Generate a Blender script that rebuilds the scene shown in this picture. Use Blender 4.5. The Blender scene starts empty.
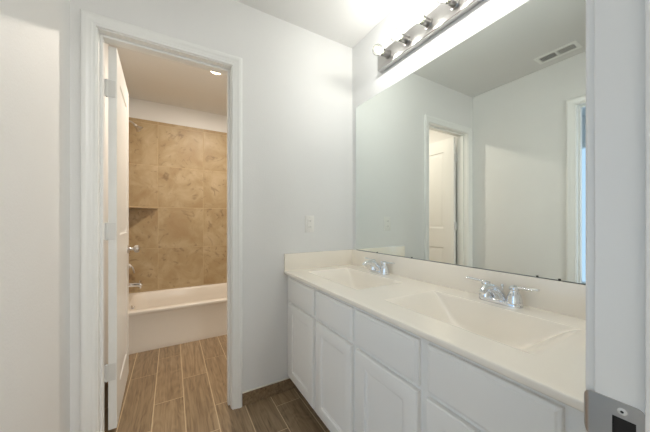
import bpy, bmesh, math, random
from math import sin, cos, pi, radians, atan2, sqrt, floor as ffloor
from mathutils import Vector, Matrix
random.seed(7)
S = bpy.context.scene
C = S.collection

# ---------------------------------------------------------------- camera
cam_data = bpy.data.cameras.new('camera')
cam = bpy.data.objects.new('camera', cam_data)
C.objects.link(cam)
F = 262.737
cam_data.sensor_fit = 'HORIZONTAL'
cam_data.sensor_width = 36.0
cam_data.lens = F * 36.0 / 650.0
cam_data.shift_y = (221.65 - 216.0) / 650.0
cam_data.clip_start = 0.01
cam.location = (0.0, 0.0, 1.1149)
cam.rotation_euler = (radians(90), 0, radians(-30.245))
S.camera = cam

# ---------------------------------------------------------------- view, world, large lights
S.view_settings.view_transform = 'Standard'
S.view_settings.look = 'None'
S.view_settings.gamma = 1.0
S.view_settings.use_curve_mapping = False
S.view_settings.exposure = 0.45
S.cycles.max_bounces = 12
S.cycles.diffuse_bounces = 8
S.cycles.glossy_bounces = 8
S.cycles.caustics_reflective = True
S.cycles.sample_clamp_indirect = 6.0
BULB = 120.0           # radiance of each vanity bulb's glowing core
DOWN = 13.5             # watts of the tub-room downlight
HALL_FILL = 21.0            # watts of the added fill light behind the camera
WINDOW = 8.0          # watts of daylight through the bedroom window

world = bpy.data.worlds.new('sky')
S.world = world
world.use_nodes = True
wn = world.node_tree.nodes
wl = world.node_tree.links
bg = wn['Background']
bg.inputs['Color'].default_value = (0.50, 0.72, 1.0, 1)
bg.inputs['Strength'].default_value = 0.9


def area(name, loc, rot, sx, sy, power, col):
    d = bpy.data.lights.new(name, 'AREA')
    d.shape = 'RECTANGLE'
    d.size = sx
    d.size_y = sy
    d.energy = power
    d.color = col
    o = bpy.data.objects.new(name, d)
    C.objects.link(o)
    o.location = loc
    o.rotation_euler = rot
    return o


area('bedroom_window_daylight', (-2.05, -0.25, 1.25), (0, radians(-90), 0), 1.6, 1.0, WINDOW, (0.62, 0.82, 1.0))
area('hall_fill_light', (0.85, -2.15, 1.45), (radians(90), 0, 0), 0.95, 1.8, HALL_FILL, (1.0, 1.0, 0.985))  # added fill light behind the camera; the wall there has no window

# ---------------------------------------------------------------- key dimensions
XL, XR = -0.404, 1.194        # side walls of the vanity room
YF, YB = 0.118, 1.631         # front and back wall faces
WT = 0.115                    # wall thickness
H = 2.44
TX = 1.125                    # right wall of the tub room
TY = 3.47                     # back wall of the tub room


# ---------------------------------------------------------------- materials
def new_mat(name):
    m = bpy.data.materials.new(name)
    m.use_nodes = True
    nt = m.node_tree
    return m, nt, nt.nodes['Principled BSDF']


def lin(r, g, b):
    def f(c):
        c /= 255.0
        return c / 12.92 if c <= 0.04045 else ((c + 0.055) / 1.055) ** 2.4
    return (f(r), f(g), f(b), 1)


def simple(name, col, rough=0.5, metal=0.0, bump=0.0, bscale=60.0, var=0.0, spec=0.5, coat=0.0, detail=3.0):
    m, nt, p = new_mat(name)
    p.inputs['Base Color'].default_value = col
    p.inputs['Roughness'].default_value = rough
    p.inputs['Metallic'].default_value = metal
    p.inputs['Specular IOR Level'].default_value = spec
    p.inputs['Coat Weight'].default_value = coat
    tc = nt.nodes.new('ShaderNodeTexCoord')
    nz = nt.nodes.new('ShaderNodeTexNoise')
    nz.inputs['Scale'].default_value = bscale
    nz.inputs['Detail'].default_value = detail
    nt.links.new(tc.outputs['Object'], nz.inputs['Vector'])
    if bump > 0:
        b = nt.nodes.new('ShaderNodeBump')
        b.inputs['Strength'].default_value = bump
        b.inputs['Distance'].default_value = 0.002
        nt.links.new(nz.outputs['Fac'], b.inputs['Height'])
        nt.links.new(b.outputs['Normal'], p.inputs['Normal'])
    if var > 0:
        n2 = nt.nodes.new('ShaderNodeTexNoise')
        n2.inputs['Scale'].default_value = 5.0
        nt.links.new(tc.outputs['Object'], n2.inputs['Vector'])
        mx = nt.nodes.new('ShaderNodeMixRGB')
        mx.inputs['Color1'].default_value = col
        mx.inputs['Color2'].default_value = tuple(c * (1 - var) for c in col[:3]) + (1,)
        nt.links.new(n2.outputs['Fac'], mx.inputs['Fac'])
        nt.links.new(mx.outputs['Color'], p.inputs['Base Color'])
    return m


M = {}
M['wall'] = simple('orange_peel_wall_paint', (0.80, 0.80, 0.792, 1), 0.6, bump=0.35, bscale=130, var=0.03)
M['ceiling'] = simple('ceiling_paint', (0.75, 0.747, 0.735, 1), 0.8, bump=0.4, bscale=110)
M['trim'] = simple('white_trim_enamel', (0.84, 0.845, 0.83, 1), 0.28, bump=0.05, bscale=30)
M['door'] = simple('white_door_enamel', (0.84, 0.84, 0.82, 1), 0.33, bump=0.08, bscale=60)
M['cabinet'] = simple('white_cabinet_lacquer', (0.84, 0.83, 0.80, 1), 0.32, bump=0.04, bscale=40)
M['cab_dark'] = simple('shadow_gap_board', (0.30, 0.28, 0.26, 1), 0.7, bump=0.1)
M['counter'] = simple('cream_cultured_marble', (0.93, 0.87, 0.775, 1), 0.16, var=0.02, coat=0.3)
M['tub'] = simple('almond_tub_enamel', (0.84, 0.79, 0.72, 1), 0.3, var=0.01, coat=0.3)
M['chrome'] = simple('polished_chrome', (0.80, 0.82, 0.85, 1), 0.07, 1.0)
M['barchrome'] = simple('light_bar_chrome', (0.52, 0.51, 0.50, 1), 0.30, 1.0)
M['nickel'] = simple('satin_nickel', (0.60, 0.57, 0.54, 1), 0.32, 1.0, bump=0.05, bscale=200)
M['hinge'] = simple('painted_hinge_metal', (0.74, 0.74, 0.72, 1), 0.35, 0.2)
M['plastic'] = simple('white_plastic', (0.82, 0.81, 0.78, 1), 0.35)
M['shelf'] = simple('honed_shelf_stone', (0.52, 0.39, 0.24, 1), 0.4, var=.2)
M['dark'] = simple('dark_void', (0.012, 0.011, 0.010, 1), 0.8)
M['clip'] = simple('dark_clip_metal', (0.05, 0.05, 0.05, 1), 0.5, 0.4)
M['caulk'] = simple('pale_caulk', (0.72, 0.68, 0.60, 1), 0.6)
M['carpet'] = simple('beige_carpet', (0.42, 0.38, 0.33, 1), 0.95, bump=0.8, bscale=400)
M['mirror'] = simple('silvered_mirror_glass', (0.84, 0.885, 0.855, 1), 0.0, 1.0)
M['glassedge'] = simple('mirror_glass_edge', (0.62, 0.72, 0.68, 1), 0.15, 0.2)
M['blade'] = simple('vent_white_metal', (0.88, 0.88, 0.86, 1), 0.4)


def emis(name, col, strength):
    m, nt, p = new_mat(name)
    p.inputs['Base Color'].default_value = (0.9, 0.9, 0.9, 1)
    p.inputs['Emission Color'].default_value = col
    p.inputs['Emission Strength'].default_value = strength
    return m


M['globe'] = emis('lit_bulb_globe', (1.0, 0.985, 0.965, 1), BULB)
M['neck'] = simple('bulb_neck_glass', (0.80, 0.80, 0.66, 1), 0.2)
M['socket'] = simple('dark_lamp_socket_metal', (0.30, 0.29, 0.28, 1), 0.28, 1.0)


def clear_glass():
    m, nt, p = new_mat('clear_bulb_glass')
    N, L = nt.nodes, nt.links
    tr = N.new('ShaderNodeBsdfTransparent')
    tr.inputs['Color'].default_value = (0.97, 0.97, 0.93, 1)
    gl = N.new('ShaderNodeBsdfGlossy')
    gl.inputs['Roughness'].default_value = 0.05
    fr = N.new('ShaderNodeLayerWeight')
    fr.inputs['Blend'].default_value = 0.06
    mx = N.new('ShaderNodeMixShader')
    L.new(fr.outputs[0], mx.inputs[0])
    L.new(tr.outputs[0], mx.inputs[1])
    L.new(gl.outputs[0], mx.inputs[2])
    L.new(mx.outputs[0], N['Material Output'].inputs['Surface'])
    return m


M['bulbglass'] = clear_glass()
M['lens'] = emis('lit_downlight_lens', (1.0, 0.80, 0.55, 1), 9.0)


def plank_mat():
    m, nt, p = new_mat('wood_look_porcelain')
    N, L = nt.nodes, nt.links
    tc = N.new('ShaderNodeTexCoord')
    at = N.new('ShaderNodeAttribute')
    at.attribute_name = 'rnd'
    off = N.new('ShaderNodeVectorMath')
    off.operation = 'MULTIPLY_ADD'
    off.inputs[1].default_value = (31.0, 17.0, 23.0)
    L.new(at.outputs['Color'], off.inputs[0])
    L.new(tc.outputs['Object'], off.inputs[2])
    mp = N.new('ShaderNodeMapping')
    mp.inputs['Scale'].default_value = (46.0, 2.2, 30.0)
    L.new(off.outputs[0], mp.inputs['Vector'])
    n1 = N.new('ShaderNodeTexNoise')
    n1.inputs['Scale'].default_value = 1.6
    n1.inputs['Detail'].default_value = 7
    n1.inputs['Roughness'].default_value = 0.62
    n1.inputs['Distortion'].default_value = 0.5
    L.new(mp.outputs[0], n1.inputs['Vector'])
    mp2 = N.new('ShaderNodeMapping')
    mp2.inputs['Scale'].default_value = (9.0, 1.6, 9.0)
    L.new(off.outputs[0], mp2.inputs['Vector'])
    n2 = N.new('ShaderNodeTexNoise')
    n2.inputs['Scale'].default_value = 1.0
    n2.inputs['Detail'].default_value = 2
    n2.inputs['Distortion'].default_value = 0.6
    L.new(mp2.outputs[0], n2.inputs['Vector'])
    mul = N.new('ShaderNodeMath')           # cathedral rings
    mul.operation = 'MULTIPLY'
    mul.inputs[1].default_value = 70.0
    L.new(n2.outputs['Fac'], mul.inputs[0])
    sn = N.new('ShaderNodeMath')
    sn.operation = 'SINE'
    L.new(mul.outputs[0], sn.inputs[0])
    ma = N.new('ShaderNodeMath')
    ma.operation = 'MULTIPLY_ADD'
    ma.inputs[1].default_value = 0.055
    L.new(sn.outputs[0], ma.inputs[0])
    L.new(n1.outputs['Fac'], ma.inputs[2])
    cr = N.new('ShaderNodeValToRGB')
    cr.color_ramp.elements[0].position = 0.28
    cr.color_ramp.elements[0].color = (0.185, 0.122, 0.066, 1)
    cr.color_ramp.elements[1].position = 0.74
    cr.color_ramp.elements[1].color = (0.43, 0.315, 0.195, 1)
    e = cr.color_ramp.elements.new(0.5)
    e.color = (0.315, 0.22, 0.13, 1)
    L.new(ma.outputs[0], cr.inputs['Fac'])
    sep = N.new('ShaderNodeSeparateColor')
    L.new(at.outputs['Color'], sep.inputs[0])
    br = N.new('ShaderNodeMath')
    br.operation = 'MULTIPLY_ADD'
    br.inputs[1].default_value = 0.28
    br.inputs[2].default_value = 0.86
    L.new(sep.outputs[0], br.inputs[0])
    mx = N.new('ShaderNodeMixRGB')
    mx.blend_type = 'MULTIPLY'
    mx.inputs['Fac'].default_value = 1
    L.new(cr.outputs[0], mx.inputs['Color1'])
    L.new(br.outputs[0], mx.inputs['Color2'])
    L.new(mx.outputs[0], p.inputs['Base Color'])
    p.inputs['Roughness'].default_value = 0.42
    b = N.new('ShaderNodeBump')
    b.inputs['Strength'].default_value = 0.25
    b.inputs['Distance'].default_value = 0.001
    L.new(n1.outputs['Fac'], b.inputs['Height'])
    L.new(b.outputs[0], p.inputs['Normal'])
    return m


def travertine_mat():
    m, nt, p = new_mat('travertine_tile')
    N, L = nt.nodes, nt.links
    tc = N.new('ShaderNodeTexCoord')
    at = N.new('ShaderNodeAttribute')
    at.attribute_name = 'rnd'
    off = N.new('ShaderNodeVectorMath')
    off.operation = 'MULTIPLY_ADD'
    off.inputs[1].default_value = (9.0, 13.0, 7.0)
    L.new(at.outputs['Color'], off.inputs[0])
    L.new(tc.outputs['Object'], off.inputs[2])
    n1 = N.new('ShaderNodeTexNoise')
    n1.inputs['Scale'].default_value = 4.5
    n1.inputs['Detail'].default_value = 8
    n1.inputs['Roughness'].default_value = 0.62
    n1.inputs['Distortion'].default_value = 0.7
    L.new(off.outputs[0], n1.inputs['Vector'])
    cr = N.new('ShaderNodeValToRGB')
    cr.color_ramp.elements[0].position = 0.30
    cr.color_ramp.elements[0].color = (0.375, 0.255, 0.13, 1)
    cr.color_ramp.elements[1].position = 0.70
    cr.color_ramp.elements[1].color = (0.535, 0.42, 0.265, 1)
    e = cr.color_ramp.elements.new(0.48)
    e.color = (0.425, 0.315, 0.175, 1)
    L.new(n1.outputs['Fac'], cr.inputs['Fac'])
    n2 = N.new('ShaderNodeTexNoise')       # dark wormy pits
    n2.inputs['Scale'].default_value = 7.0
    n2.inputs['Detail'].default_value = 6
    n2.inputs['Roughness'].default_value = 0.55
    n2.inputs['Distortion'].default_value = 2.2
    L.new(off.outputs[0], n2.inputs['Vector'])
    c2 = N.new('ShaderNodeValToRGB')
    c2.color_ramp.elements[0].position = 0.30
    c2.color_ramp.elements[0].color = (0.45, 0.40, 0.36, 1)
    c2.color_ramp.elements[1].position = 0.42
    c2.color_ramp.elements[1].color = (1, 1, 1, 1)
    L.new(n2.outputs['Fac'], c2.inputs['Fac'])
    mx = N.new('ShaderNodeMixRGB')
    mx.blend_type = 'MULTIPLY'
    mx.inputs['Fac'].default_value = 0.7
    L.new(cr.outputs[0], mx.inputs['Color1'])
    L.new(c2.outputs[0], mx.inputs['Color2'])
    L.new(mx.outputs[0], p.inputs['Base Color'])
    p.inputs['Roughness'].default_value = 0.45
    return m


M['plank'] = plank_mat()
M['grout'] = simple('tan_grout', (0.60, 0.47, 0.31, 1), 0.9, bump=0.2)
M['travertine'] = travertine_mat()
M['tilegrout'] = simple('sand_grout', (0.55, 0.43, 0.27, 1), 0.9)


# ---------------------------------------------------------------- mesh helpers
def smooth(bm, ang=35):
    a = radians(ang)
    for f in bm.faces:
        f.smooth = True
    for e in bm.edges:
        if len(e.link_faces) == 2:
            e.smooth = e.calc_face_angle(0) < a
        else:
            e.smooth = True


def obj(name, bm, mats, parent=None, label=None, cat=None, group=None, kind=None, sm=True, ang=35, recalc=True):
    if recalc:
        bmesh.ops.recalc_face_normals(bm, faces=bm.faces[:])
    if sm:
        smooth(bm, ang)
    me = bpy.data.meshes.new(name)
    bm.to_mesh(me)
    bm.free()
    if not isinstance(mats, (list, tuple)):
        mats = [mats]
    for m in mats:
        me.materials.append(M[m])
    o = bpy.data.objects.new(name, me)
    C.objects.link(o)
    if parent is not None:
        o.parent = parent
    tag(o, label, cat, group, kind)
    return o


def tag(o, label=None, cat=None, group=None, kind=None):
    if label:
        o['label'] = label
    if cat:
        o['category'] = cat
    if group:
        o['group'] = group
    if kind:
        o['kind'] = kind
    return o


def thing(name, loc, label, cat, group=None):
    o = bpy.data.objects.new(name, None)
    o.empty_display_size = 0.05
    C.objects.link(o)
    o.location = loc
    return tag(o, label, cat, group)


def BM():
    return bmesh.new()


def box(bm, x0, x1, y0, y1, z0, z1, bev=0.0, seg=2, mi=0):
    t = bmesh.new()
    r = bmesh.ops.create_cube(t, size=1)
    for v in t.verts:
        v.co = Vector(((x0 + x1) / 2 + v.co.x * (x1 - x0), (y0 + y1) / 2 + v.co.y * (y1 - y0), (z0 + z1) / 2 + v.co.z * (z1 - z0)))
    if bev > 0:
        bmesh.ops.bevel(t, geom=t.edges[:], offset=bev, segments=seg, affect='EDGES', profile=0.6)
    merge(bm, t, mi)


def merge(bm, t, mi=0, mat=None):
    if mat is not None:
        t.transform(mat)
    vm = {}
    for v in t.verts:
        vm[v] = bm.verts.new(v.co)
    for f in t.faces:
        try:
            nf = bm.faces.new([vm[v] for v in f.verts])
            nf.material_index = mi
        except ValueError:
            pass
    t.free()


def lathe(bm, prof, mat=None, n=28, mi=0):
    """prof: (r, z) points; turned about local z, then moved by mat"""
    t = bmesh.new()
    rings = []
    for r, z in prof:
        if r < 1e-6:
            rings.append([t.verts.new((0, 0, z))])
        else:
            rings.append([t.verts.new((r * cos(2 * pi * i / n), r * sin(2 * pi * i / n), z)) for i in range(n)])
    for a, b in zip(rings[:-1], rings[1:]):
        for i in range(n):
            j = (i + 1) % n
            if len(a) == 1 and len(b) == 1:
                continue
            if len(a) == 1:
                t.faces.new((a[0], b[i], b[j]))
            elif len(b) == 1:
                t.faces.new((a[i], a[j], b[0]))
            else:
                t.faces.new((a[i], a[j], b[j], b[i]))
    if len(rings[0]) > 1:
        t.faces.new(rings[0][::-1])
    if len(rings[-1]) > 1:
        t.faces.new(rings[-1])
    merge(bm, t, mi, mat)


def aim(loc, d):
    """matrix that puts local z along d at loc"""
    q = Vector(d).to_track_quat('Z', 'Y')
    return Matrix.Translation(Vector(loc)) @ q.to_matrix().to_4x4()


def tube(bm, pts, rad, n=16, mi=0, flat=None, up=(0, 0, 1)):
    """swept tube; rad one number or per point; flat = per-point (width, height) scale"""
    pts = [Vector(p) for p in pts]
    if not isinstance(rad, (list, tuple)):
        rad = [rad] * len(pts)
    rings = []
    up = Vector(up)
    for i, p in enumerate(pts):
        d = (pts[min(i + 1, len(pts) - 1)] - pts[max(i - 1, 0)]).normalized()
        s = d.cross(up)
        if s.length < 1e-4:
            s = d.cross(Vector((0, 1, 0)))
        s.normalize()
        u = s.cross(d).normalized()
        fw, fh = flat[i] if flat else (1, 1)
        rings.append([bm.verts.new(p + s * (cos(2 * pi * k / n) * rad[i] * fw) + u * (sin(2 * pi * k / n) * rad[i] * fh)) for k in range(n)])
    for a, b in zip(rings[:-1], rings[1:]):
        for i in range(n):
            j = (i + 1) % n
            f = bm.faces.new((a[i], a[j], b[j], b[i]))
            f.material_index = mi
    f = bm.faces.new(rings[0][::-1]); f.material_index = mi
    f = bm.faces.new(rings[-1]); f.material_index = mi


def spline(pts, n=8):
    """Catmull-Rom through points"""
    P = [Vector(p) for p in pts]
    P = [P[0] * 2 - P[1]] + P + [P[-1] * 2 - P[-2]]
    out = []
    for i in range(1, len(P) - 2):
        for k in range(n):
            t = k / n
            a, b, c, d = P[i - 1], P[i], P[i + 1], P[i + 2]
            out.append(0.5 * ((2 * b) + (c - a) * t + (2 * a - 5 * b + 4 * c - d) * t * t + (3 * b - a - 3 * c + d) * t ** 3))
    out.append(P[-2])
    return out


def prism(bm, poly, axis, a0, a1, mi=0):
    """extrude a 2-D polygon along an axis. axis 'x': poly=(y,z); 'y': (x,z); 'z': (x,y)"""
    def P(u, v, w):
        return {'x': (w, u, v), 'y': (u, w, v), 'z': (u, v, w)}[axis]
    A = [bm.verts.new(P(u, v, a0)) for u, v in poly]
    B = [bm.verts.new(P(u, v, a1)) for u, v in poly]
    fs = [bm.faces.new(A[::-1]), bm.faces.new(B)]
    n = len(poly)
    for i in range(n):
        fs.append(bm.faces.new((A[i], A[(i + 1) % n], B[(i + 1) % n], B[i])))
    for f in fs:
        f.material_index = mi


CASE = [(0, 0), (0, .0075), (.0015, .0095), (.005, .0105), (.013, .0105), (.0155, .0125), (.019, .0135), (.030, .0135),
        (.033, .0155), (.037, .0172), (.046, .0175), (.051, .0168), (.055, .0145), (.057, .011), (.057, 0)]


def casing(bm, u0, u1, zt, P):
    """mitred door casing round an opening u0..u1, height zt; P(u, t, z) places points"""
    paths = []
    for w, t in CASE:
        paths.append([bm.verts.new(P(u0 - w, t, 0)), bm.verts.new(P(u0 - w, t, zt + w)), bm.verts.new(P(u1 + w, t, zt + w)), bm.verts.new(P(u1 + w, t, 0))])
    for a, b in zip(paths[:-1], paths[1:]):
        for i in range(3):
            bm.faces.new((a[i], a[i + 1], b[i + 1], b[i]))
    bm.faces.new([p[0] for p in paths])
    bm.faces.new([p[3] for p in paths][::-1])


def door_frame(u0, u1, zt, v0, v1, stop, P2):
    """jambs, head, stops and casing on both faces. u along the wall, v across it"""
    bm = BM()
    def bx(a0, a1, b0, b1, z0, z1, bev=0.0012):
        p, q = P2(a0, b0), P2(a1, b1)
        box(bm, min(p[0], q[0]), max(p[0], q[0]), min(p[1], q[1]), max(p[1], q[1]), z0, z1, bev, 1)
    JT = 0.018
    bx(u0 - JT, u0, v0, v1, 0, zt + JT)
    bx(u1, u1 + JT, v0, v1, 0, zt + JT)
    bx(u0, u1, v0, v1, zt, zt + JT)
    s0, s1 = stop
    bx(u0, u0 + .011, s0, s1, 0, zt)
    bx(u1 - .011, u1, s0, s1, 0, zt)
    bx(u0 + .011, u1 - .011, s0, s1, zt - .011, zt)
    R = 0.005
    casing(bm, u0 - R, u1 + R, zt + R, lambda u, t, z: (*P2(u, v0 - t), z))
    casing(bm, u0 - R, u1 + R, zt + R, lambda u, t, z: (*P2(u, v1 + t), z))
    return bm


# ---------------------------------------------------------------- floor
LX0, PW, PL = -0.413, 0.1596, 0.612
GAP = 0.0052
joints = {0: 2.02, 1: 2.29, 2: 1.904, 3: 2.121, 4: 2.328, 5: 1.33, 6: 1.519, 7: 1.10, 8: 1.75, 9: 1.3, 10: 1.2, 11: 1.5}


def planks(x0, x1, y0, y1):
    bm = BM()
    lay = bm.loops.layers.color.new('rnd')
    box(bm, x0, x1, y0, y1, -0.05, -0.0015, mi=1)
    k0 = int(ffloor((x0 - LX0) / PW))
    k = k0
    while LX0 + k * PW < x1:
        a, b = LX0 + k * PW + GAP / 2, LX0 + (k + 1) * PW - GAP / 2
        a, b = max(a, x0), min(b, x1)
        if b - a > 0.004:
            j = joints.get(k, 1.0 + 0.37 * k)
            y = j - PL * math.ceil((j - y0) / PL)
            while y < y1:
                c, d = max(y + GAP / 2, y0), min(y + PL - GAP / 2, y1)
                if d - c > 0.004:
                    col = (random.random(), random.random(), random.random(), 1)
                    e = 0.0012
                    vs = [bm.verts.new(p) for p in ((a, c, -.002), (b, c, -.002), (b, d, -.002), (a, d, -.002),
                                                     (a + e, c + e, 0), (b - e, c + e, 0), (b - e, d - e, 0), (a + e, d - e, 0))]
                    for q in ((4, 5, 6, 7), (0, 1, 5, 4), (1, 2, 6, 5), (2, 3, 7, 6), (3, 0, 4, 7)):
                        f = bm.faces.new([vs[i] for i in q])
                        for l in f.loops:
                            l[lay] = col
                y += PL
        k += 1
    return bm


obj('floor', planks(XL - .02, XR + .02, 0.0, TY), ['plank', 'grout'], kind='structure', sm=False)

# ---------------------------------------------------------------- walls and ceiling
def wall(name, boxes, mat='wall'):
    bm = BM()
    for b in boxes:
        box(bm, *b)
    return obj(name, bm, mat, kind='structure', sm=False)


OB0, OB1, OBZ = -0.305, 0.305, 2.038          # back doorway, jamb faces
OF0, OF1, OFZ = -0.241, 0.470, 2.038          # front doorway (camera stands in it)
OL0, OL1, OLZ = 0.185, 0.796, 2.038           # left doorway (along y)
J = 0.018
wall('wall_back', [(XL, OB0 - J, YB, YB + WT, 0, H), (OB1 + J, XR + WT, YB, YB + WT, 0, H), (OB0 - J, OB1 + J, YB, YB + WT, OBZ + J, H)])
wall('wall_front', [(XL - WT, OF0 - J, 0, YF, 0, H), (OF1 + J, XR + WT, 0, YF, 0, H), (OF0 - J, OF1 + J, 0, YF, OFZ + J, H)])
wall('wall_left', [(XL - WT, XL, YF, OL0 - J, 0, H), (XL - WT, XL, OL1 + J, TY, 0, H), (XL - WT, XL, OL0 - J, OL1 + J, OLZ + J, H)])
wall('wall_right', [(XR, XR + WT, YF, YB, 0, H)])
wall('wall_tub_right', [(TX, TX + WT, YB + WT, TY, 0, H)])
wall('wall_tub_back', [(XL - WT, TX + WT, TY, TY + WT, 0, H)])
wall('ceiling', [(XL - WT, XR + WT, 0.0, TY + WT, H, H + 0.1)], 'ceiling')
# the bedroom round the corner, seen only through the left doorway
wall('floor_bedroom', [(XL - WT - .1, XR + WT, -2.2, 0.0, -.05, 0), (-2.1, XL - WT - .1, -1.0, 0.0, -.05, 0), (-2.1, XL - WT, 0.0, 2.4, -.05, 0)], 'carpet')
wall('floor_doorway', [(XL - WT, XL - .02, OL0 - J, OL1 + J, -.05, -.001)], 'carpet')
wall('ceiling_bedroom', [(XL - WT - .1, XR + WT, -2.2, 0.0, H, H + .1), (-2.1, XL - WT - .1, -1.0, 0.0, H, H + .1), (-2.1, XL - WT, 0.0, 2.4, H, H + .1)], 'ceiling')
wall('wall_bedroom_far', [(-2.2, -2.1, -1.0, -.8, 0, H), (-2.2, -2.1, 1.9, 2.4, 0, H), (-2.2, -2.1, -.8, 1.9, 0, .3), (-2.2, -2.1, -.8, 1.9, 2.1, H)])
wall('wall_bedroom_side', [(-2.2, XL - WT, 2.4, 2.5, 0, H)])
wall('wall_light_divider', [(-2.1, XL - WT - .1, -1.1, -1.0, 0, H), (XL - WT - .1, XL - WT, -2.2, 0, 0, H)])  # unseen partition added to keep the hall fill out of the left bedroom
wall('wall_bedroom_front', [(XL - WT - .1, XR + WT, -2.3, -2.2, 0, H)])
wall('wall_bedroom_right', [(XR + WT, XR + WT + .1, -2.2, 0.0, 0, H)])
bm = BM()
box(bm, -2.19, -2.11, -.8, -.75, .3, 2.1); box(bm, -2.19, -2.11, 1.85, 1.9, .3, 2.1)
box(bm, -2.19, -2.11, -.75, 1.85, .3, .35); box(bm, -2.19, -2.11, -.75, 1.85, 2.05, 2.1)
box(bm, -2.17, -2.13, .53, .57, .35, 2.05)
obj('window_1', bm, 'trim', kind='structure')

# door frames
obj('trim_1', door_frame(OB0, OB1, OBZ, YB, YB + WT, (YB + .040, YB + .078), lambda u, v: (u, v)), 'trim', kind='structure')
tr2 = obj('trim_2', door_frame(OF0, OF1, OFZ, 0.003, YF, (YF - .080, YF - .044), lambda u, v: (u, v)), 'trim', kind='structure')
obj('trim_3', door_frame(OL0, OL1, OLZ, XL - WT, XL, (XL - .078, XL - .040), lambda u, v: (v, u)), 'trim', kind='structure')

# wood-look tile skirting
def baseboard(name, x0, x1, y0, y1, cap_y, cap=1):
    bm = BM()
    lay = bm.loops.layers.color.new('rnd')
    box(bm, x0, x1, y0, y1, 0, .076, .001, 1)
    box(bm, x0, x1, y0, y1, .076, .079, mi=1)
    for f in bm.faces:
        for l in f.loops:
            l[lay] = (0.12, 0.4, 0.7, 1)
    return obj(name, bm, ['plank', 'caulk'], kind='structure', sm=False)


baseboard('baseboard_back', .3685, .734, YB - .010, YB, 0)
baseboard('baseboard_left', XL, XL + .010, .86, YB, 0)
baseboard('baseboard_tub_left', XL, XL + .010, YB + WT + .02, 2.69, 0)

# ---------------------------------------------------------------- travertine surround
def tiles(bm, lay, u0, u1, z0, z1, uorg, zorg, sz, P, nrm):
    g = .0022
    i0 = int(ffloor((u0 - uorg) / sz)); j0 = int(ffloor((z0 - zorg) / sz))
    i = i0
    while uorg + i * sz < u1:
        j = j0
        while zorg + j * sz < z1:
            a, b = max(uorg + i * sz + g, u0), min(uorg + (i + 1) * sz - g, u1)
            c, d = max(zorg + j * sz + g, z0), min(zorg + (j + 1) * sz - g, z1)
            if b - a > .004 and d - c > .004:
                col = (random.random(), random.random(), random.random(), 1)
                e = .0015
                vs = [bm.verts.new(P(*p)) for p in ((a, .008, c), (b, .008, c), (b, .008, d), (a, .008, d),
                                                     (a + e, .010, c + e), (b - e, .010, c + e), (b - e, .010, d - e), (a + e, .010, d - e))]
                for q in ((4, 5, 6, 7), (0, 1, 5, 4), (1, 2, 6, 5), (2, 3, 7, 6), (3, 0, 4, 7)):
                    f = bm.faces.new([vs[k] for k in q])
                    for l in f.loops:
                        l[lay] = col
            j += 1
        i += 1


ZT0, ZT1 = .335, 2.226
bm = BM(); lay = bm.loops.layers.color.new('rnd')
box(bm, XL, TX, TY - .0085, TY, ZT0, ZT1, mi=1)
tiles(bm, lay, XL + .010, TX - .010, ZT0, ZT1, -.1196 - 3 * .4615, .362, .4575, lambda u, t, z: (u, TY - t, z), None)
obj('wall_tile_back', bm, ['travertine', 'tilegrout'], kind='structure', sm=False)
bm = BM(); lay = bm.loops.layers.color.new('rnd')
box(bm, XL, XL + .0085, 2.69, TY - .0085, ZT0, ZT1, mi=1)
tiles(bm, lay, 2.69, TY - .010, ZT0, ZT1, TY - .010 - 2 * .4575, .362, .4575, lambda u, t, z: (XL + t, u, z), None)
box(bm, XL, XL + .0085, 2.69, 2.728, 0, ZT0)
obj('wall_tile_left', bm, ['travertine', 'tilegrout'], kind='structure', sm=False)
bm = BM(); lay = bm.loops.layers.color.new('rnd')
box(bm, TX - .0085, TX, 2.69, TY - .0085, ZT0, ZT1, mi=1)
tiles(bm, lay, 2.69, TY - .010, ZT0, ZT1, TY - .010 - 2 * .4575, .362, .4575, lambda u, t, z: (TX - t, u, z), None)
obj('wall_tile_right', bm, ['travertine', 'tilegrout'], kind='structure', sm=False)


# ---------------------------------------------------------------- tub-room door
def panel_door(w, h, t, panels):
    """slab with moulded recessed panels on both faces; local: x=0..t thickness, y=0..w, z=0..h"""
    bm = BM()
    ys = sorted({0, w} | {p[0] for p in panels} | {p[1] for p in panels})
    zs = sorted({0, h} | {p[2] for p in panels} | {p[3] for p in panels})
    steps = [(0, 0), (.004, .0045), (.010, .0065), (.018, .0065), (.034, .0015), (.040, .0010)]
    for side in (0, 1):
        def V(y, z, d):
            return bm.verts.new((t - d if side else d, y, z))
        for i in range(len(ys) - 1):
            for j in range(len(zs) - 1):
                y0, y1, z0, z1 = ys[i], ys[i + 1], zs[j], zs[j + 1]
                hit = any(abs(p[0] - y0) < 1e-6 and abs(p[2] - z0) < 1e-6 for p in panels)
                if not hit:
                    bm.faces.new([V(y0, z0, 0), V(y1, z0, 0), V(y1, z1, 0), V(y0, z1, 0)])
                else:
                    prev = None
                    for o, d in steps:
                        ring = [V(y0 + o, z0 + o, d), V(y1 - o, z0 + o, d), V(y1 - o, z1 - o, d), V(y0 + o, z1 - o, d)]
                        if prev:
                            for k in range(4):
                                bm.faces.new([prev[k], prev[(k + 1) % 4], ring[(k + 1) % 4], ring[k]])
                        prev = ring
                    bm.faces.new(prev)
    bmesh.ops.remove_doubles(bm, verts=bm.verts[:], dist=1e-5)
    # edge band
    for (a, b) in (((0, 0), (w, 0)), ((w, 0), (w, h)), ((w, h), (0, h)), ((0, h), (0, 0))):
        bm.faces.new([bm.verts.new(p) for p in ((0, a[0], a[1]), (t, a[0], a[1]), (t, b[0], b[1]), (0, b[0], b[1]))])
    bmesh.ops.remove_doubles(bm, verts=bm.verts[:], dist=1e-5)
    return bm


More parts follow.
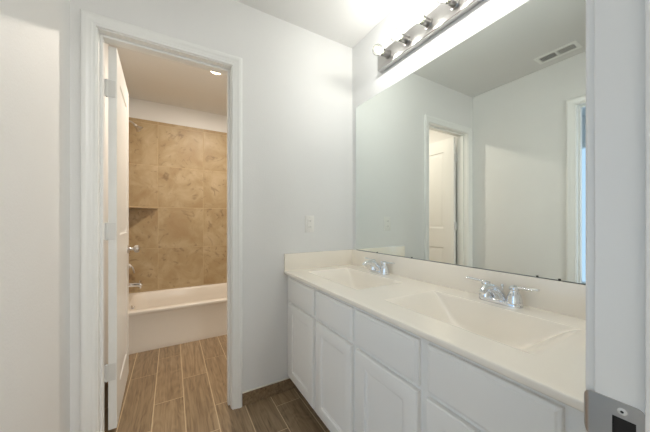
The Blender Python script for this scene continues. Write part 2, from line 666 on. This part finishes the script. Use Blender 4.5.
DW, DT = .602, .035
d1 = obj('door_1', panel_door(DW, 2.004, DT, [(.125, DW - .125, .182, .797), (.125, DW - .125, 1.012, 1.867)]), 'door', kind='structure', ang=20)
DANG = radians(1.7)
d1.location = (OB0 + .019, YB + WT + .004, .028)
d1.rotation_euler = (0, 0, DANG)
for hz in (.300, 1.036, 1.782):
    bm = BM()
    # leaf let into the hinge edge, leaf on the jamb, knuckle barrel with finials
    box(bm, .003, .031, -.0022, .0, hz - .044, hz + .044, .0008, 1)
    box(bm, -.0165, .003, -.003, -.0008, hz - .044, hz + .044, .0006, 1)
    lathe(bm, [(.0, -.048), (.003, -.0475), (.0058, -.044), (.0058, .044), (.003, .0475), (0, .048)], Matrix.Translation((-.006, .0015, hz)), 14)
    for sz in (-.028, 0, .028):
        lathe(bm, [(.0036, 0), (.0036, .0006), (.0, .0010)], aim((.012 + (.010 if sz == 0 else 0), -.0022, hz + sz), (0, -1, 0)), 10)
    obj('hinge', bm, 'hinge', d1)
for side, lab in ((1, 0), (-1, 1)):
    bm = BM()
    base = DT if side == 1 else 0
    prof = [(0.031, 0), (.031, .004), (.027, .008), (.014, .010), (.011, .016), (.010, .028), (.014, .034), (.024, .040), (.0275, .050), (.0265, .060), (.020, .067), (.008, .070), (0, .0702)]
    lathe(bm, prof, aim((base, DW - .062, .894), (side, 0, 0)), 28)
    obj('door_knob', bm, 'nickel', d1, label='satin nickel knob')
bm = BM()
box(bm, .006, .029, DW, DW + .0015, .866, .922, .0006, 1)
obj('latch_plate', bm, 'nickel', d1, label='nickel latch plate on the door edge')

# ---------------------------------------------------------------- strike plate on the near jamb
bm = BM()
XJ = OF1
sy0, sy1, szc = YF - .0430, YF + .0005, .8680
t = .0016
hy0, hy1, hz0, hz1 = sy0 + .0070, sy0 + .0265, szc - .0125, szc + .0095
outer = []
def arc(cy, cz, r, a0, a1, n=6):
    return [(cy + r * cos(radians(a0 + (a1 - a0) * i / n)), cz + r * sin(radians(a0 + (a1 - a0) * i / n))) for i in range(n + 1)]
zt, zb = szc + .0285, szc - .0285
# plate made of strips round the latch hole
def slab(y0, y1, z0, z1):
    box(bm, XJ - t, XJ + .0004, y0, y1, z0, z1)
prism(bm, [(sy0, hz1)] + arc(sy0 + .007, zt - .007, .007, 180, 90) + [(sy1, zt), (sy1, hz1)], 'x', XJ - t, XJ + .0004)
prism(bm, [(sy0, hz0), (sy1, hz0), (sy1, zb)] + arc(sy0 + .007, zb + .007, .007, 270, 180), 'x', XJ - t, XJ + .0004)
slab(sy0, hy0, hz0, hz1)
slab(hy1, sy1, hz0, hz1)
# lip that curls round the edge of the jamb
lp = [(sy1, XJ - t / 2, .0285), (sy1 + .004, XJ - .0006, .0277), (sy1 + .0065, XJ + .0006, .0255), (sy1 + .0085, XJ + .0024, .021), (sy1 + .0095, XJ + .0046, .015), (sy1 + .0097, XJ + .0060, .012)]
lp = [Vector(p) for p in lp]
lp = spline(lp, 5)
rows = []
for i, p in enumerate(lp):
    d = (lp[min(i + 1, len(lp) - 1)] - lp[max(i - 1, 0)])
    nx, ny = -d.x, d.y          # d=(dy,dx,dh)
    L_ = sqrt(d.x * d.x + d.y * d.y)
    ox, oy = (-d.x / L_) * t / 2, (d.y / L_) * t / 2
    rows.append([bm.verts.new((p.y + ox, p.x + oy, szc + p.z)), bm.verts.new((p.y + ox, p.x + oy, szc - p.z)),
                 bm.verts.new((p.y - ox, p.x - oy, szc - p.z)), bm.verts.new((p.y - ox, p.x - oy, szc + p.z))])
for a, b in zip(rows[:-1], rows[1:]):
    for k in range(4):
        bm.faces.new((a[k], a[(k + 1) % 4], b[(k + 1) % 4], b[k]))
bm.faces.new(rows[-1])
sp = obj('strike_plate', bm, 'nickel', tr2, label='satin nickel strike plate')
bm = BM()
box(bm, XJ - .0004, XJ + .0002, hy0 - .0005, hy1 + .0005, hz0 - .0005, hz1 + .0005)
obj('latch_hole', bm, 'dark', sp, label='black latch hole')
for sgn in (1, -1):
    bm = BM()
    m_ = aim((XJ - t, sy0 + .0180, szc + sgn * .0180), (-1, 0, 0))
    lathe(bm, [(.0042, -.0002), (.0042, .0003), (.0034, .0010), (.0016, .0013), (.0014, .0005), (0, .0005)], m_, 20)
    lathe(bm, [(.0015, .0002), (.0015, .0011), (0, .0011)], m_, 14, mi=1)
    obj('screw', bm, ['hinge', 'dark'], sp)

# ---------------------------------------------------------------- vanity cabinet
CX0 = .662                    # face frame plane
van = thing('vanity_cabinet', (CX0, .87, 0), 'long white double vanity cabinet with slab drawer fronts over recessed panel doors', 'cabinet')
def vobj(name, bm, mat, par=van, **k):
    bm.transform(Matrix.Translation((-CX0, -.87, 0)))
    return obj(name, bm, mat, par, **k)


VY0, VY1 = YF + .004, YB - .003
bm = BM()
for a_, b_ in ((VY0, VY0 + .016), (VY1 - .016, VY1), (.867, .883)):      # gables and middle partition
    box(bm, CX0 + .018, XR - .002, a_, b_, .116, .770 if a_ != .867 else .64)
box(bm, CX0 + .018, XR - .002, VY0, VY1, .10, .116)
box(bm, XR - .008, XR - .002, VY0 + .016, VY1 - .016, .116, .64)
box(bm, CX0 + .075, CX0 + .091, VY0, VY1, 0, .10)
vobj('carcase', bm, 'cabinet')
cols = [(1.236, 1.566), (.891, 1.203), (.549, .860), (.207, .517)]
bm = BM()
fx0, fx1 = CX0, CX0 + .018
# face frame: rails and stiles as one board with openings
edges = [VY1] + [v for a, b in cols for v in (b - .012, a + .012)] + [VY0]
for i in range(0, len(edges), 2):
    box(bm, fx0, fx1, edges[i + 1], edges[i], .10, .772)
for a, b in cols:
    for z0, z1 in ((.742, .772), (.586, .624), (.10, .140)):
        box(bm, fx0, fx1, a + .0121, b - .0121, z0, z1)
vobj('face_frame', bm, 'cabinet', sm=False)
bm = BM()
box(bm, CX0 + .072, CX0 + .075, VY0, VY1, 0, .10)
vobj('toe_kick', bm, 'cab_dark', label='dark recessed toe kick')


def slab_front(y0, y1, z0, z1):
    bm = BM()
    x = CX0
    rings = []
    for o, d in ((0, 0), (0, .010), (.002, .0125), (.007, .0145), (.010, .0175), (.013, .018)):
        rings.append([bm.verts.new((x - d, y0 + o, z0 + o)), bm.verts.new((x - d, y1 - o, z0 + o)), bm.verts.new((x - d, y1 - o, z1 - o)), bm.verts.new((x - d, y0 + o, z1 - o))])
    for a, b in zip(rings[:-1], rings[1:]):
        for k in range(4):
            bm.faces.new((a[k], a[(k + 1) % 4], b[(k + 1) % 4], b[k]))
    bm.faces.new(rings[0]); bm.faces.new(rings[-1])
    return bm


def panel_front(y0, y1, z0, z1):
    bm = BM()
    x = CX0
    s = .056
    rings = []
    for o, d in ((0, 0), (0, .014), (.003, .018), (.006, .019), (s - .003, .019), (s, .018), (s + .003, .0125), (s + .010, .0105), (s + .011, .0095)):
        rings.append([bm.verts.new((x - d, y0 + o, z0 + o)), bm.verts.new((x - d, y1 - o, z0 + o)), bm.verts.new((x - d, y1 - o, z1 - o)), bm.verts.new((x - d, y0 + o, z1 - o))])
    for a, b in zip(rings[:-1], rings[1:]):
        for k in range(4):
            bm.faces.new((a[k], a[(k + 1) % 4], b[(k + 1) % 4], b[k]))
    bm.faces.new(rings[0]); bm.faces.new(rings[-1])
    return bm


for (a, b) in cols:
    vobj('drawer_front', slab_front(a, b, .613, .754), 'cabinet', ang=20)
    vobj('cabinet_door', panel_front(a, b, .124, .597), 'cabinet', ang=20)

# ---------------------------------------------------------------- countertop with two moulded basins
CT = .792
top = thing('countertop', (.93, .87, .772), 'cream cultured marble vanity top with two moulded rectangular basins and backsplash', 'countertop')
def tobj(name, bm, mat, par=top, **k):
    bm.transform(Matrix.Translation((-.93, -.87, -.772)))
    return obj(name, bm, mat, par, **k)


CFX = .6361
basins = [1.258, .553]
BX0, BX1, BHL, BD = .757, 1.060, .262, .125


def smin(vals, k):
    return -math.log(sum(math.exp(-v * k) for v in vals)) / k


def bowl(x, y):
    best = 0
    for cy in basins:
        if abs(y - cy) < BHL and BX0 < x < BX1:
            a = 1.1 * max(0, (x - BX0) / .09) ** 1.25
            b = (BX1 - x) / .060
            c = 1.3 * max(0, (BHL - abs(y - cy)) / .20) ** 1.5
            s = 1.0 / sum(max(1e-5, v) ** -3.0 for v in (a, b, c, 1.15)) ** (1 / 3.0) if min(a, b, c) > 1e-4 else 0.0
            s0 = 0.0
            s = max(0, min(1, s))
            f = s * (1.0 + 0.55 * (1 - s)) if s < 1 else 1
            best = BD * min(1, f)
    return best


bm = BM()
x_edge = CFX
xs = set(); ys = set()
def span(a, b, n):
    return [a + (b - a) * i / n for i in range(n + 1)]
xs = sorted(set([round(v, 5) for v in span(x_edge + .004, BX0 - .004, 5) + span(BX0 - .004, BX0 + .03, 14) + span(BX0 + .03, BX1 - .03, 24) + span(BX1 - .03, BX1 + .004, 14) + span(BX1 + .004, XR - .002, 5)]))
yl = []
for cy in sorted(basins):
    yl += span(cy - BHL - .004, cy - BHL + .03, 12) + span(cy - BHL + .03, cy + BHL - .03, 52) + span(cy + BHL - .03, cy + BHL + .004, 12)
yl += [VY0 + .0, .2, .9, 1.55, VY1 + .001]
ys = sorted(set(round(v, 5) for v in yl))
grid = [[bm.verts.new((x, y, CT - bowl(x, y))) for y in ys] for x in xs]
for i in range(len(xs) - 1):
    for j in range(len(ys) - 1):
        bm.faces.new((grid[i][j], grid[i + 1][j], grid[i + 1][j + 1], grid[i][j + 1]))
# rounded front nose and underside
nose = [(.0012, .0005), (.0002, .003), (0, .006), (0, .016), (.0015, .0195), (.004, .020)]
prev = [grid[0][j] for j in range(len(ys))]
for dx, dz in nose:
    row = [bm.verts.new((x_edge + dx, y, CT - dz)) for y in ys]
    for j in range(len(ys) - 1):
        bm.faces.new((prev[j], prev[j + 1], row[j + 1], row[j]))
    prev = row
und = [bm.verts.new((XR - .002, y, CT - .020)) for y in ys]
# underside only in front of the bowls (a strip), bowls hang below inside the cabinet
strip = [bm.verts.new((CFX + .06, y, CT - .020)) for y in ys]
for j in range(len(ys) - 1):
    bm.faces.new((prev[j], prev[j + 1], strip[j + 1], strip[j]))
for v in und:
    bm.verts.remove(v)
tobj('counter_slab', bm, 'counter', ang=50, recalc=False)

bm = BM()
box(bm, XR - .0185, XR - .0005, VY0, VY1 - .0175, CT - .001, .9045, .0025, 2)
tobj('backsplash', bm, 'counter')
bm = BM()
box(bm, CFX + .002, XR - .0005, YB - .0185, YB - .0005, CT - .001, .9045, .0025, 2)
tobj('side_splash', bm, 'counter')
for cy in basins:
    bm = BM()
    zb_ = CT - BD
    lathe(bm, [(.031, -.004), (.031, .002), (.028, .0032), (.022, .001), (.021, -.006), (0, -.006)], Matrix.Translation((.915, cy, zb_)), 28)
    lathe(bm, [(.017, -.006), (.017, .004), (.012, .0065), (0, .007)], Matrix.Translation((.915, cy, zb_)), 24)
    tobj('drain', bm, 'chrome', label='chrome basin drain')


# ---------------------------------------------------------------- centerset faucets
def faucet(y, label):
    t = thing('basin_faucet', (1.128, y, CT), label, 'faucet', 'chrome centerset faucets on the vanity top')
    # escutcheon: stadium plate
    bm = BM()
    rings = []
    for o, z in ((0, 0), (0, .010), (.0015, .0135), (.005, .016), (.010, .017)):
        r, L = .027 - o, .052
        ring = []
        for k in range(32):
            a = 2 * pi * k / 32
            ring.append(bm.verts.new((r * cos(a), (L if sin(a) >= 0 else -L) + r * sin(a), z)))
        rings.append(ring)
    for a, b in zip(rings[:-1], rings[1:]):
        for k in range(32):
            bm.faces.new((a[k], a[(k + 1) % 32], b[(k + 1) % 32], b[k]))
    bm.faces.new(rings[0][::-1]); bm.faces.new(rings[-1])
    obj('base_plate', bm, 'chrome', t)
    # spout: broad at the foot, rising forward and turning down at the tip
    bm = BM()
    pts = spline([(.004, 0, .010), (-.006, 0, .034), (-.034, 0, .056), (-.070, 0, .069), (-.103, 0, .072), (-.123, 0, .061)], 7)
    n = len(pts)
    rad = [.0275 - .0150 * min(1, i / (n * .80)) ** .8 for i in range(n)]
    flat = [(1.0, .95 - .15 * (i / n)) for i in range(n)]
    tube(bm, pts, rad, 20, flat=flat, up=(0, 1, 0))
    obj('spout', bm, 'chrome', t, ang=60)
    bm = BM()
    lathe(bm, [(.0, 0), (.0085, 0), (.0095, .003), (.0095, .010), (0, .010)], aim((-.1215, 0, .066), (-.45, 0, -.9)), 18)
    obj('aerator', bm, 'chrome', t)
    bm = BM()
    lathe(bm, [(.0028, 0), (.0028, .030), (.0055, .032), (.0065, .037), (.005, .042), (0, .0435)], Matrix.Translation((.020, 0, .030)), 14)
    obj('lift_rod', bm, 'chrome', t)
    for s in (-1, 1):
        bm = BM()
        lathe(bm, [(.0265, .012), (.0265, .019), (.0250, .023), (.0240, .031), (.0215, .043), (.0170, .053), (.0145, .058), (.0145, .062), (.0175, .065), (.0180, .071), (.0145, .077), (.006, .0805), (0, .081)],
              Matrix.Translation((0, s * .052, 0)), 26)
        h = obj('handle', bm, 'chrome', t)
        bm = BM()
        pts = spline([(0, s * .052, .071), (-.002, s * .075, .074), (-.003, s * .102, .076), (-.003, s * .130, .079)], 6)
        n = len(pts)
        tube(bm, pts, [.0078 for i in range(n)], 14, flat=[(.8 + .55 * i / n, .8 - .25 * i / n) for i in range(n)])
        obj('lever', bm, 'chrome', h)
    return t


faucet(1.258, 'chrome two-handle faucet behind the basin beside the side splash, the smaller in view')
faucet(.553, 'chrome two-handle faucet behind the basin nearer the strike plate, the larger in view')

# ---------------------------------------------------------------- mirror
MY0, MY1, MZ0, MZ1 = .135, 1.580, .9062, 1.968
mir = thing('wall_mirror', (XR, (MY0 + MY1) / 2, MZ0), 'large frameless rectangular mirror fixed to the wall above the vanity backsplash', 'mirror')
def mobj(name, bm, mat, **k):
    bm.transform(Matrix.Translation((-XR, -(MY0 + MY1) / 2, -MZ0)))
    return obj(name, bm, mat, mir, **k)


bm = BM()
x0, x1 = XR - .0055, XR - .0005
c = .004
rings = []
for o, x in ((0, x1), (0, x0 + .0015), (.0015, x0)):
    r = .012
    ring = []
    for (cy, cz, a0) in ((MY1 - r, MZ1 - r, 0), (MY0 + r, MZ1 - r, 90), (MY0 + r, MZ0 + r, 180), (MY1 - r, MZ0 + r, 270)):
        rr = r if a0 in (0, 90) else .002
        cc = (MY1 - rr if cy > 1 else MY0 + rr, MZ1 - rr if cz > 1.5 else MZ0 + rr)
        for k in range(5):
            a = radians(a0 + 90 * k / 4)
            ring.append(bm.verts.new((x, cc[0] + (rr - o) * cos(a), cc[1] + (rr - o) * sin(a))))
    rings.append(ring)
n = len(rings[0])
for i, (a, b) in enumerate(zip(rings[:-1], rings[1:])):
    for k in range(n):
        f = bm.faces.new((a[k], a[(k + 1) % n], b[(k + 1) % n], b[k])); f.material_index = 1
f = bm.faces.new(rings[0][::-1]); f.material_index = 1
bm.faces.new(rings[-1])
mobj('mirror_glass', bm, ['mirror', 'glassedge'], sm=False)
bm = BM()
box(bm, XR - .007, XR - .0005, MY0 + .01, MY1 - .01, .9048, MZ0 - .0002)
mobj('bottom_channel', bm, 'clip', label='thin dark line under the mirror')
for y in (1.344, 1.050, .452, .386):
    bm = BM()
    box(bm, XR - .0085, XR - .0056, y - .0035, y + .0035, .9048, .9125, .001, 1)
    box(bm, XR - .0085, XR - .0005, y - .0035, y + .0035, .9046, .9060, .0004, 1)
    mobj('mirror_clip', bm, 'clip', label='small dark mirror clip')

# ---------------------------------------------------------------- vanity light bar
LB0, LB1, LZ0, LZ1 = .387, 1.306, 2.094, 2.204
lt = thing('vanity_light_bar', (XR, (LB0 + LB1) / 2, (LZ0 + LZ1) / 2), 'polished metal vanity light bar with exposed lit globe bulbs, on the wall above the mirror', 'wall light')
def lobj(name, bm, mat, par=lt, **k):
    bm.transform(Matrix.Translation((-XR, -(LB0 + LB1) / 2, -(LZ0 + LZ1) / 2)))
    return obj(name, bm, mat, par, **k)


bm = BM()
fx = XR - .036
prism(bm, [(XR - .0005, LZ0), (fx + .003, LZ0), (fx, LZ0 + .003), (fx, LZ1 - .003), (fx + .003, LZ1), (XR - .0005, LZ1)], 'y', LB0, LB1)
lobj('backplate', bm, 'barchrome', sm=False)
zc = (LZ0 + LZ1) / 2
sock0 = bulb0 = neck0 = None
for k in range(6):
    y = 1.207 - .1475 * k
    if sock0 is None:
        bm = BM()
        lathe(bm, [(.026, 0), (.026, .003), (.0215, .005), (.0205, .006), (.0205, .046), (.0190, .048), (.0175, .030), (0, .030)], Matrix.Rotation(-pi / 2, 4, 'Y'), 24)
        sock0 = obj('socket', bm, 'socket', lt)
        s_ = sock0
        bm = BM()
        lathe(bm, [(.0135, .030), (.0135, .050), (.0150, .056), (.0185, .064)], Matrix.Rotation(-pi / 2, 4, 'Y'), 24)
        r = .030
        prof = []
        for i in range(13):
            a = radians(38 + (180 - 38) * i / 12)
            prof.append((max(0, r * sin(a)), .0880 - r * cos(a)))
        t_ = bmesh.new()
        lathe(bm, prof, Matrix.Rotation(-pi / 2, 4, 'Y'), 24, mi=1)
        bulb0 = obj('bulb', bm, ['neck', 'bulbglass'], lt, label='small clear glass globe bulb, lit')
        b_ = bulb0
        bm = BM()
        lathe(bm, [(0, .058), (.006, .062), (.0105, .070), (.0130, .082), (.0130, .092), (.0100, .101), (.005, .106), (0, .1075)], Matrix.Rotation(-pi / 2, 4, 'Y'), 16)
        core0 = obj('filament', bm, 'globe', bulb0, label='glowing white core')
        bulb_list = [(bulb0, core0)]
    else:
        s_ = sock0.copy(); C.objects.link(s_); s_.parent = lt
        b_ = bulb0.copy(); C.objects.link(b_); b_.parent = lt
        c_ = core0.copy(); C.objects.link(c_); c_.parent = b_
    s_.location = (fx - XR, y - (LB0 + LB1) / 2, 0)
    b_.location = (fx - XR, y - (LB0 + LB1) / 2, 0)

# ---------------------------------------------------------------- outlet
ox, oz = .826, 1.098
out = thing('wall_outlet', (ox, YB, oz), 'white rectangular electrical outlet on the wall above the side splash', 'outlet')
def oobj(name, bm, mat, par=out, **k):
    return obj(name, bm, mat, par, **k)


bm = BM()
box(bm, -.035, .035, -.005, -.0002, -.0575, .0575, .0022, 2)
oobj('cover_plate', bm, 'plastic')
bm = BM()
box(bm, -.0165, .0165, -.0072, -.004, -.0335, .0335, .001, 1)
box(bm, -.008, .008, -.0082, -.007, .001, .008, .0005, 1)
box(bm, -.008, .008, -.0082, -.007, -.009, -.002, .0005, 1)
rc = oobj('receptacle', bm, 'plastic')
for z in (.021, -.021):
    for sx_ in (-1, 1):
        bm = BM()
        box(bm, sx_ * .0065 - .001, sx_ * .0065 + .001, -.0075, -.007, z - .0035, z + .0045)
        oobj('socket_slot', bm, 'dark', rc, label='dark plug slot')
for z in (.0485, -.0485):
    bm = BM()
    lathe(bm, [(.0032, 0), (.0030, .0008), (0, .0012)], aim((0, -.005, z), (0, -1, 0)), 14)
    oobj('screw', bm, 'plastic')

# ---------------------------------------------------------------- ceiling register (seen in the mirror)
vx0, vx1, vy0, vy1 = -.302, -.172, .735, .995
vt = thing('ceiling_vent', ((vx0 + vx1) / 2, (vy0 + vy1) / 2, H), 'white rectangular ceiling air register with louvres in two banks, seen reflected in the mirror', 'vent')
def vtobj(name, bm, mat, **k):
    bm.transform(Matrix.Translation((-(vx0 + vx1) / 2, -(vy0 + vy1) / 2, -H)))
    return obj(name, bm, mat, vt, **k)


bm = BM()
fw = .024
for (a, b, c_, d) in ((vx0, vx1, vy0, vy0 + fw), (vx0, vx1, vy1 - fw, vy1), (vx0, vx0 + fw, vy0 + fw, vy1 - fw), (vx1 - fw, vx1, vy0 + fw, vy1 - fw), (vx0 + fw, vx1 - fw, (vy0 + vy1) / 2 - .008, (vy0 + vy1) / 2 + .008)):
    box(bm, a, b, c_, d, H - .006, H - .0004, .001, 1)
vtobj('register_frame', bm, 'blade')
bm = BM()
box(bm, vx0 + .018, vx1 - .018, vy0 + .018, vy1 - .018, H - .0012, H - .0002)
vtobj('duct_opening', bm, 'dark', label='dark duct behind the louvres')
bm = BM()
for half in (0, 1):
    a = vy0 + fw + .002 if half == 0 else (vy0 + vy1) / 2 + .010
    b = (vy0 + vy1) / 2 - .010 if half == 0 else vy1 - fw - .002
    nb = 9
    for i in range(nb):
        y = a + (b - a) * (i + .5) / nb
        dy = .0006 * (1 if half else -1)
        prism(bm, [(y - dy, H - .0062), (y - dy + .0024, H - .0062), (y + dy + .0024, H - .0018), (y + dy, H - .0018)], 'x', vx0 + fw - .002, vx1 - fw + .002)
vtobj('louvre', bm, 'blade', sm=False)

# ---------------------------------------------------------------- bathtub
TUBH = .352
tx0, tx1, ty0, ty1 = XL + .0105, TX - .0105, 2.733, TY - .0105
tub = thing('bathtub', ((tx0 + tx1) / 2, (ty0 + ty1) / 2, 0), 'almond coloured alcove bathtub with a plain apron, standing against the travertine wall', 'bathtub')
def bobj(name, bm, mat, par=tub, **k):
    bm.transform(Matrix.Translation((-(tx0 + tx1) / 2, -(ty0 + ty1) / 2, 0)))
    return obj(name, bm, mat, par, **k)


def rrect(x0, x1, y0, y1, r, z, n=6):
    out_ = []
    for (cx, cy, a0) in ((x1 - r, y1 - r, 0), (x0 + r, y1 - r, 90), (x0 + r, y0 + r, 180), (x1 - r, y0 + r, 270)):
        for k in range(n + 1):
            a = radians(a0 + 90 * k / n)
            out_.append((cx + r * cos(a), cy + r * sin(a), z))
    return out_


bm = BM()
rings = []
R_ = [
    (tx0, tx1, ty0 + .000, ty1, .002, .0),
    (tx0, tx1, ty0 + .000, ty1, .002, .036),
    (tx0, tx1, ty0 + .004, ty1, .002, .052),
    (tx0, tx1, ty0 + .005, ty1, .002, .200),
    (tx0, tx1, ty0 + .006, ty1, .002, .308),
    (tx0, tx1, ty0 + .003, ty1, .002, .318),
    (tx0, tx1, ty0 - .002, ty1, .003, .324),
    (tx0, tx1, ty0 - .004, ty1, .004, .332),
    (tx0, tx1, ty0 - .002, ty1, .005, .345),
    (tx0 + .001, tx1 - .001, ty0 + .006, ty1, .006, TUBH),
    (tx0 + .045, tx1 - .060, ty0 + .062, ty1 - .040, .10, TUBH + .001),
    (tx0 + .052, tx1 - .070, ty0 + .070, ty1 - .047, .11, TUBH - .004),
    (tx0 + .057, tx1 - .080, ty0 + .076, ty1 - .052, .115, TUBH - .018),
    (tx0 + .066, tx1 - .12, ty0 + .085, ty1 - .060, .12, TUBH - .10),
    (tx0 + .078, tx1 - .20, ty0 + .10, ty1 - .075, .13, .115),
    (tx0 + .100, tx1 - .24, ty0 + .125, ty1 - .10, .13, .082),
    (tx0 + .150, tx1 - .30, ty0 + .17, ty1 - .15, .12, .070),
]
for r_ in R_:
    rings.append([bm.verts.new(p) for p in rrect(*r_)])
n = len(rings[0])
for a, b in zip(rings[:-1], rings[1:]):
    for k in range(n):
        bm.faces.new((a[k], a[(k + 1) % n], b[(k + 1) % n], b[k]))
bm.faces.new(rings[0][::-1]); bm.faces.new(rings[-1])
bobj('tub_shell', bm, 'tub', ang=40)
bm = BM()
lathe(bm, [(.036, -.004), (.036, .003), (.031, .008), (.010, .010), (0, .010)], aim((tx0 + .0635, (ty0 + ty1) / 2, .282), (1, 0, .06)), 28)
tube(bm, [(tx0 + .072, (ty0 + ty1) / 2, .282), (tx0 + .080, (ty0 + ty1) / 2, .290), (tx0 + .086, (ty0 + ty1) / 2, .304)], [.005, .004, .0035], 10)
bobj('overflow_plate', bm, 'chrome', label='round chrome overflow plate with trip lever')
bm = BM()
lathe(bm, [(.030, -.004), (.030, .002), (.022, .002), (.020, -.002), (0, -.002)], Matrix.Translation((tx0 + .22, (ty0 + ty1) / 2, .071)), 24)
bobj('drain', bm, 'chrome')

# corner shelf of stone
tlx, tby = XL + .010, TY - .010
bm = BM()
sh = .264
pl = [(tlx + .0002, tby - .0002), (tlx + sh, tby - .0002), (tlx + sh - .008, tby - .014), (tlx + .014, tby - sh + .008), (tlx + .0002, tby - sh)]
prism(bm, pl, 'z', 1.258, 1.270)
tag(obj('corner_shelf', bm, 'shelf', sm=False), 'thin triangular stone shelf across the corner of the travertine wall', 'shelf')

# tub spout, mixer, shower head (on the left tiled wall)
ty = (ty0 + ty1) / 2 + .02
sx = tlx
s1 = thing('tub_spout', (sx, ty, .500), 'chrome tub spout low on the tiled wall over the tub end', 'spout')
bm = BM()
lathe(bm, [(.030, 0), (.030, .004), (.024, .010)], aim((0, 0, .008), (1, 0, 0)), 24)
obj('flange', bm, 'chrome', s1)
bm = BM()
pts = [(.004, 0, .008), (.03, 0, .008), (.08, 0, .007), (.115, 0, .003), (.132, 0, -.003), (.141, 0, -.010)]
tube(bm, spline(pts, 4), [.020] * 12 + [.0205, .021, .0215, .022, .021, .020, .018, .016, .012], 20)
lathe(bm, [(.012, -.014), (.013, 0), (.013, .014)], Matrix.Translation((.126, 0, -.018)), 18)
obj('spout_body', bm, 'chrome', s1)
bm = BM()
lathe(bm, [(.004, 0), (.004, .016), (.007, .018), (.007, .024), (0, .026)], Matrix.Translation((.122, 0, .018)), 14)
obj('diverter_knob', bm, 'chrome', s1)

s2 = thing('shower_valve', (sx, ty, .690), 'metal shower valve with a drooping lever handle, on the tiled wall above the tub spout', 'shower valve')
bm = BM()
lathe(bm, [(.082, 0), (.082, .003), (.074, .008), (.040, .013), (.026, .016)], aim((0, 0, 0), (1, 0, 0)), 36)
obj('escutcheon', bm, 'nickel', s2)
bm = BM()
lathe(bm, [(.026, .012), (.024, .040), (.020, .050), (.010, .055), (0, .056)], aim((0, 0, 0), (1, 0, 0)), 28)
tube(bm, spline([(.042, 0, .0), (.060, 0, -.008), (.072, 0, -.030), (.078, 0, -.058), (.082, 0, -.072)], 5), [.009, .009, .009, .0088, .0086, .0084, .0082, .008, .008, .008, .008, .008, .0078, .0076, .0074, .0073, .0072, .0071, .007, .007, .006], 14)
obj('handle', bm, 'nickel', s2)

s3 = thing('shower_head', (sx, ty, 2.075), 'small dark metal shower head on a bent arm high on the tiled wall', 'shower head')
bm = BM()
lathe(bm, [(.028, 0), (.027, .004), (.014, .010), (.010, .012)], aim((0, 0, 0), (1, 0, 0)), 24)
obj('flange', bm, 'nickel', s3)
bm = BM()
tube(bm, spline([(.004, 0, 0), (.040, 0, .002), (.070, 0, -.010), (.088, 0, -.028)], 6), .0095, 14)
obj('shower_arm', bm, 'nickel', s3)
bm = BM()
lathe(bm, [(.010, -.006), (.014, 0), (.014, .010), (.012, .014), (.020, .030), (.032, .048), (.034, .056), (.031, .058), (0, .0585)], aim((.086, 0, -.026), (.72, 0, -.70)), 28)
obj('head', bm, 'nickel', s3)

# ---------------------------------------------------------------- tub-room downlight
dl = thing('ceiling_downlight', (.336, 2.478, H), 'small round recessed downlight glowing in the tub room ceiling', 'ceiling light')
bm = BM()
prof = [(.058, -.0004), (.058, -.004), (.053, -.006), (.047, -.006), (.045, -.0004)]
t_ = bmesh.new()
lathe(bm, [(.046, -.0004), (.058, -.0004), (.058, -.004), (.053, -.0065), (.047, -.006), (.046, -.0004)], None, 32)
bmesh.ops.delete(bm, geom=[f for f in bm.faces if len(f.verts) > 4], context='FACES')
obj('trim_ring', bm, 'plastic', dl)
bm = BM()
lathe(bm, [(.0455, -.0006), (.044, -.0030), (0, -.0042)], None, 32)
obj('lens', bm, 'lens', dl)
ld = bpy.data.lights.new('downlight_beam', 'AREA')
ld.shape = 'DISK'; ld.size = .085; ld.energy = DOWN; ld.color = (1.0, .90, .78)
lo = bpy.data.objects.new('downlight_beam', ld); C.objects.link(lo); lo.parent = dl
lo.location = (0, 0, -.008)
